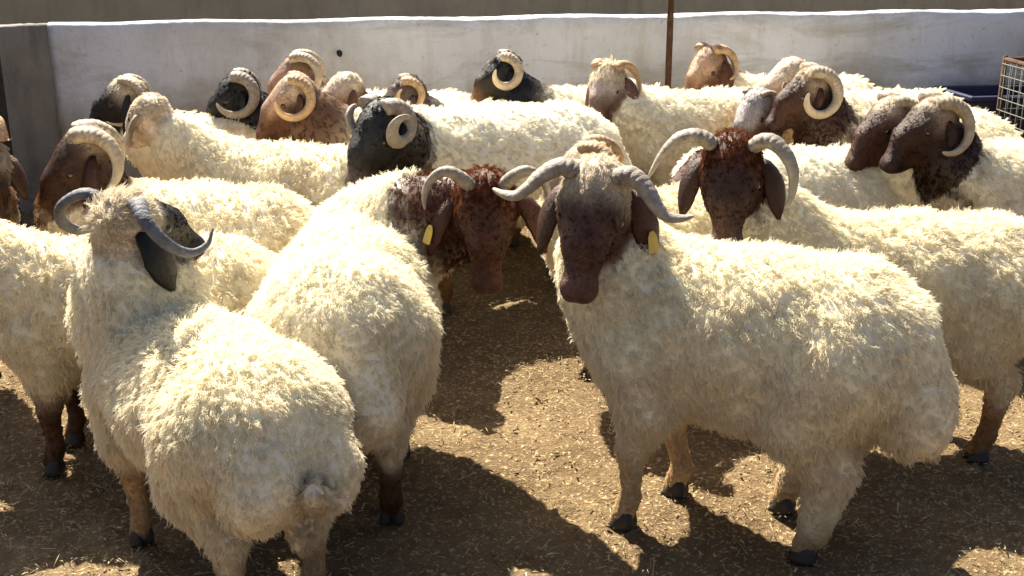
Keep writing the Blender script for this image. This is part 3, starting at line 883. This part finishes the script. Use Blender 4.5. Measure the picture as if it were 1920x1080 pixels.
            if tg:
                k = 5; tm = TAGM.copy(); tm.materials.clear(); tm.materials.append(M[tg])
                to = link('ear_tag', tm, root)
                side = nd[k] * (1 if (nd[k] @ out) > 0 else -1)
                X_ = wdir[k]; Z_ = -tan[k]; Y_ = np.cross(Z_, X_)
                mt = Matrix(((X_[0], Y_[0], Z_[0], 0), (X_[1], Y_[1], Z_[1], 0), (X_[2], Y_[2], Z_[2], 0), (0, 0, 0, 1)))
                mt.translation = Vector(pts_[k] + side * 0.012 * HS)
                to.matrix_local = mt @ Matrix.Scale(0.78, 4)
                to['label'] = ('yellow' if tg == 'tag' else 'white') + ' plastic ear tag'
    # ---- eyes, hooves
    for sg in (1, -1):
        eo = link('eye', EYE, root); eo.location = hp(0.084, sg * 0.0575, -0.032); eo.scale = (HS,) * 3
    for f in feet:
        ho = link('hoof', HOOF, root); ho.location = (f[0] - 0.008 * S, f[1], 0.0); ho.scale = (0.88 * S, 0.92 * S, 0.9 * S)
    return root

HAIR = True
LOCKS = 1.0
SHEEP = [
    dict(S=0.92, head=131, pos=(-0.784, 2.739), poll=(-0.992, 2.902, 0.93), yaw=58, pitch=20, label='cream woolly ram seen from behind at front left, dark slender horn across its black face', hs=1.2, face=WHITE, muzzle=BLACK, muzfrom=0.06, muzsoft=0.006, pollcol=WHITE, pollto=0.03, neck=1.3, lx=0.9, deep=0.88, tailcurl=1, tailstainshade=0.5, polllen=0.03, neckdark=0, horn=[(0,0.045,0.005),(-0.035,0.09,0.015),(-0.05,0.14,-0.02),(-0.015,0.175,-0.06),(0.05,0.185,-0.075),(0.10,0.185,-0.05),(0.115,0.18,-0.01)], hornr=0.021, hornmat='horn_dark', ear=0.16, earwide=1.5, earfwd=0.1, earcol=BLACK, legs=(0.4, 0.28, 0.15), tail=1.1, tz=0.45, fat=1.05, neckfwd=0.05, vox=0.0078, locks=18000, per=6, hair=0.00075, lockr=0.0075),
    dict(S=1.02, head=91, pos=(-0.47, 3.31), poll=(-0.073, 3.291, 0.89), yaw=272, pitch=62, label='ram turned away with red-brown head looking back at the camera, yellow ear tag', neck=1.2, step=(0, -0.2, 0, 0), fat=1.05, earout=1.9, ear=0.18, wool=(0.9, 0.83, 0.66), hs=1.12, face=BROWN, pollcol=RED, polllen=0.019, pollto=0.06, muzzle=(0.1, 0.042, 0.026), neckdark=0.4, horn=[(0,0.04,0.01),(-0.02,0.07,0.04),(-0.03,0.105,0.045),(-0.01,0.14,0.03),(0.025,0.155,0.01),(0.055,0.155,0)], hornr=0.027, hornmat='horn_grey', tags={-1: 'tag', 1: 'tag_white'}, legs=(0.09, 0.04, 0.018), neckfwd=0.0, vox=0.0078, locks=18000, per=6, hair=0.00075, lockr=0.0075),
    dict(S=1.06, head=160, pos=(0.613, 2.956), poll=(0.215, 2.936, 1.0), yaw=250, pitch=54, label='large cream ram side-on at front right, brown face with white forelock and drooping moustache horns', roll=-8, neckfwd=0.02, hs=1.14, fat=0.96, face=(0.085, 0.036, 0.022), pollcol=WHITE, polllen=0.017, pollto=0.052, muzzle=(0.115, 0.062, 0.05), muzsoft=0.035, neckdark=0.0, horn=[(0,0.04,0.01),(-0.005,0.075,0.02),(0.02,0.11,0.02),(0.05,0.135,0.015),(0.068,0.16,0.005),(0.066,0.19,0),(0.055,0.215,-0.005)], hornr=0.031, hornmat='horn_grey', tags={1: 'tag'}, woolhind=0.1, woolleg=1.5, legs=(0.52, 0.38, 0.21), woolfore=0.2, step=(0.03, -0.08, 0.1, 0.2), lx=0.83, vox=0.0078, locks=18000, per=6, hair=0.00075, lockr=0.0075),
    dict(S=1.0, head=178, pos=(1.197, 3.486), poll=(0.631, 3.315, 1.0), yaw=258, pitch=52, label='ram behind the front right one with dark brown face and thick grey down-curving horns', wool=(0.89, 0.81, 0.63), hs=1.14, neckfwd=0.0, face=DARKB, pollcol=RED, polllen=0.019, pollto=0.055, muzzle=(0.11, 0.06, 0.04), neckdark=0.16, horn={1: [(0,0.045,0.01),(-0.01,0.085,0.03),(0.02,0.125,0.03),(0.065,0.15,0.015),(0.12,0.15,-0.01),(0.15,0.135,-0.02)], -1: [(0,0.045,0.01),(-0.015,0.085,0.03),(-0.005,0.13,0.035),(0.025,0.165,0.02),(0.06,0.19,0),(0.085,0.205,-0.015)]}, hornr=0.031, hornmat='horn_grey', legs=(0.3, 0.16, 0.06), step=(0, 0.05, 0.06, 0.16), lx=0.93, vox=0.0078, locks=18000, per=6, hair=0.00075, lockr=0.0075),
    dict(S=0.93, head=183, pos=(-1.163, 3.385), poll=(-1.706, 3.299, 0.86), yaw=190, pitch=40, label='cream ram at the left edge standing broadside, head out of frame', wool=(0.86, 0.78, 0.6), hs=1.1, face=BROWN, neckdark=0.1, horn=spiral(), legs=(0.1, 0.045, 0.02), vox=0.011, locks=8000, per=6, hair=0.0011, lockr=0.011),
    dict(S=0.97, head=172, pos=(-1.156, 3.987), poll=(-1.474, 3.975, 0.9), yaw=196, pitch=48, label='ram with thick pale curved horn and rusty brown neck behind the left edge broadside ram', wool=(0.88, 0.8, 0.62), hs=1.26, face=(0.085, 0.036, 0.018), pollcol=(0.5, 0.42, 0.32), pollto=0.0, neckdark=0.75, neckcol=(0.24, 0.11, 0.045), horn=spiral(0.5,0.08,0.08,112,0.08), hornr=0.036, hornmat='horn_pale', neck=1.15, vox=0.011, locks=8000, per=6, hair=0.0011, lockr=0.011),
    dict(S=0.95, head=335, pos=(-2.215, 4.061), poll=(-1.767, 3.852, 0.9), yaw=300, pitch=50, label='grizzled brown ram cut off by the left edge of the picture', hs=1.1, face=(0.1, 0.055, 0.03), patch=(0.2, 0.12, 0.07), neckdark=0.0, wool=(0.58, 0.47, 0.34), pollcol=(0.5, 0.42, 0.32), pollto=0.1, polllen=0.03, neckcol=(0.36, 0.27, 0.18), horn=spiral(0.5,0.07,0.06,60,0.05), hornmat='horn_tan', vox=0.011, locks=8000, per=6, hair=0.0011, lockr=0.011),
    dict(S=0.93, head=166, pos=(-0.951, 4.876), poll=(-1.514, 4.915, 0.885), yaw=140, pitch=32, label='polled white ram with long hanging wool, head turned away to the left', hs=1.1, face=WHITE, neckdark=0, ear=0.15, droop=1.5, curl=0.5, len=0.032, neck=1.0, vox=0.011, locks=8000, per=6, hair=0.0011, lockr=0.011),
    dict(S=0.95, head=198, pos=(-1.319, 5.607), poll=(-1.788, 5.454, 0.88), yaw=186, pitch=35, label='black faced ram with white poll and thin curved horn, farthest left against the wall', hs=1.16, face=BLACK, pollcol=WHITE, neckdark=0.03, horn=spiral(0.62,0.075,0.10,118,0.08), hornr=0.024, vox=0.012, locks=3000, per=6, hair=0.0015, lockr=0.014),
    dict(S=0.97, head=200, pos=(-0.828, 5.769), poll=(-1.302, 5.597, 0.88), yaw=188, pitch=42, label='black headed ram with grey spiral horn, second from the left against the wall', ear=0.095, hs=1.16, face=BLACK, neckdark=0.9, horn=spiral(0.74,0.072,0.078,120,0.10), hornr=0.038, hornmat='horn_grey', vox=0.012, locks=3000, per=6, hair=0.0015, lockr=0.014),
    dict(S=1.0, head=200, pos=(-0.506, 5.542), poll=(-0.994, 5.364, 0.9), yaw=190, pitch=42, label='brown headed ram with pale horn ring and speckled brown neck among the rear left heads', ear=0.095, hs=1.16, face=(0.14, 0.06, 0.03), neckdark=0.97, neckcol=(0.19, 0.095, 0.05), pollcol=(0.5, 0.42, 0.34), blaze=(0.42, 0.3, 0.22), horn=spiral(0.78,0.070,0.066,122,0.11), hornmat='horn_tan', hornr=0.032, neck=1.2, vox=0.012, locks=3000, per=6, hair=0.0015, lockr=0.014),
    dict(S=0.97, head=180, pos=(-0.626, 6.21), poll=(-1.131, 6.21, 0.89), yaw=185, pitch=40, label='ram at the wall of which only white horn tops show above the brown headed ram', hs=1.16, face=(0.3, 0.2, 0.14), neckdark=0.2, horn=spiral(0.6,0.085,0.08,100,0.10), hornr=0.036, vox=0.012, locks=3000, per=6, hair=0.0015, lockr=0.014),
    dict(S=0.95, head=195, pos=(-0.34, 5.87), poll=(-0.817, 5.742, 0.86), yaw=200, pitch=40, label='pale ram head with brown cheeks half hidden behind the black horned head', hs=1.16, face=(0.24, 0.12, 0.06), pollcol=WHITE, blaze=(0.5, 0.42, 0.34), neckdark=0.05, horn=None, vox=0.012, locks=3000, per=6, hair=0.0015, lockr=0.014),
    dict(S=0.96, head=200, pos=(-0.031, 5.696), poll=(-0.5, 5.525, 0.87), yaw=190, pitch=45, label='grey and tan headed ram with small ringed horn behind the big black headed ram', ear=0.095, hs=1.16, face=(0.16, 0.12, 0.1), neckdark=0.35, neckcol=(0.2, 0.17, 0.14), horn=spiral(0.95,0.06,0.045,112,0.07), hornmat='horn_tan', hornr=0.028, vox=0.012, locks=3000, per=6, hair=0.0015, lockr=0.014),
    dict(S=1.12, head=205, pos=(-0.08, 5.011), poll=(-0.496, 4.395, 0.93), yaw=222, pitch=50, label='white ram with big black head and tightly coiled grey horns in the middle', face=BLACK, blaze=(0.022, 0.024, 0.027), muzzle=(0.1, 0.08, 0.07), neckdark=0.7, neckcol=(0.045, 0.035, 0.03), ear=0.095, wool=(0.9, 0.84, 0.69), hs=1.08, horn=spiral(1.1,0.06,0.036,115,0.09), hornr=0.04, hornmat='horn_grey', len=0.026, vox=0.011, locks=8000, per=6, hair=0.0011, lockr=0.011),
    dict(S=0.98, head=188, pos=(0.463, 6.289), poll=(-0.042, 6.218, 0.9), yaw=186, pitch=40, label='black necked ram with white coiled horn and tan nose, rear centre against the wall', ear=0.095, hs=1.16, face=BLACK, muzzle=(0.25, 0.13, 0.06), neckdark=0.95, horn=spiral(0.85,0.066,0.055,118,0.12), hornr=0.036, hornmat='horn_pale', vox=0.012, locks=3000, per=6, hair=0.0015, lockr=0.014),
    dict(S=1.0, head=198, pos=(0.986, 6.05), poll=(0.476, 5.868, 0.89), yaw=235, pitch=52, label='white ram with grey brown muzzle and drooping horns just left of the iron post', wool=(0.9, 0.84, 0.69), hs=1.1, face=(0.2, 0.11, 0.08), blaze=(0.45, 0.43, 0.42), blazeto=0.13, pollcol=WHITE, pollto=0.07, polllen=0.03, neckdark=0, horn=spiral(0.55,0.07,0.07,105,0.09), hornmat='horn_tan', hornr=0.03, droop=1.4, curl=0.5, len=0.03, vox=0.011, locks=8000, per=6, hair=0.0011, lockr=0.011),
    dict(S=1.0, head=190, pos=(1.592, 6.596), poll=(1.08, 6.506, 0.9), yaw=215, pitch=45, label='brown headed ram with tan horn just right of the iron post against the wall', hs=1.16, face=(0.17, 0.07, 0.035), blaze=(0.42, 0.3, 0.2), neckdark=0.5, horn=spiral(0.6,0.07,0.06,108,0.09), hornmat='horn_tan', hornr=0.034, vox=0.012, locks=3000, per=6, hair=0.0015, lockr=0.014),
    dict(S=0.98, head=190, pos=(1.929, 6.166), poll=(1.428, 6.077, 0.89), yaw=190, pitch=40, label='ram with pale poll half hidden behind the big spiral horned brown ram', hs=1.16, face=(0.15, 0.07, 0.04), pollcol=WHITE, blaze=(0.55, 0.5, 0.42), neckdark=0.3, horn=None, vox=0.012, locks=3000, per=6, hair=0.0015, lockr=0.014),
    dict(S=1.0, head=190, pos=(1.851, 5.389), poll=(1.339, 5.299, 0.94), yaw=186, pitch=38, label='brown headed ram with huge pale spiral horn, rear right', face=(0.085, 0.035, 0.02), pollcol=(0.45, 0.36, 0.26), neckdark=0.85, ear=0.095, hs=1.12, horn=spiral(0.84,0.088,0.066,112,0.10), hornr=0.04, hornmat='horn_pale', vox=0.011, locks=8000, per=6, hair=0.0011, lockr=0.011),
    dict(S=0.92, head=235, pos=(1.416, 5.885), poll=(1.142, 5.493, 0.815), yaw=215, pitch=52, label='ram with grey forehead and brown muzzle looking down to the left, rear right', hs=1.16, face=(0.11, 0.055, 0.04), blaze=(0.42, 0.42, 0.44), neckdark=0, horn=spiral(0.5,0.055,0.06,108,0.06), hornr=0.018, wool=(0.7, 0.54, 0.3), vox=0.012, locks=3000, per=6, hair=0.0015, lockr=0.014),
    dict(S=0.93, head=190, pos=(1.159, 4.759), poll=(0.732, 4.41, 0.74), yaw=190, pitch=40, label='white ram showing only its rounded back behind the dark faced ram', wool=(0.9, 0.85, 0.72), hs=1.1, face=BROWN, neckdark=0, horn=None, vox=0.011, locks=8000, per=6, hair=0.0011, lockr=0.011),
    dict(S=1.0, head=185, pos=(2.16, 4.602), poll=(1.642, 4.557, 0.92), yaw=190, pitch=38, label='dark brown headed ram with long pale horn curving to its cheek at the right edge', face=DARKB, pollcol=(0.4, 0.33, 0.25), neckdark=0.8, ear=0.095, hs=1.15, horn=spiral(0.62,0.085,0.075,112,0.08), hornr=0.038, hornmat='horn_pale', vox=0.011, locks=8000, per=6, hair=0.0011, lockr=0.011),
    dict(S=0.97, head=188, pos=(2.024, 4.779), poll=(1.525, 4.709, 0.9), yaw=192, pitch=42, label='brown headed ram with white horn tip just left of the right edge ram', ear=0.095, hs=1.16, face=(0.09, 0.035, 0.02), pollcol=(0.5, 0.42, 0.32), neckdark=0.4, horn=spiral(0.8,0.075,0.06,112,0.08), hornr=0.032, vox=0.012, locks=3000, per=6, hair=0.0015, lockr=0.014),
    dict(S=0.93, head=200, pos=(0.563, 4.042), poll=(0.252, 3.913, 0.87), yaw=170, pitch=40, label='white ram with arched horn standing behind the white forelocked one', wool=(0.89, 0.81, 0.62), hs=1.1, face=(0.35, 0.26, 0.18), pollcol=WHITE, neckdark=0, horn=spiral(0.5,0.08,0.08,100,0.09), hornmat='horn_tan', hornr=0.03, vox=0.011, locks=8000, per=6, hair=0.0011, lockr=0.011),
]
for i, sp in enumerate(SHEEP):
    make_sheep(sp, i + 1)
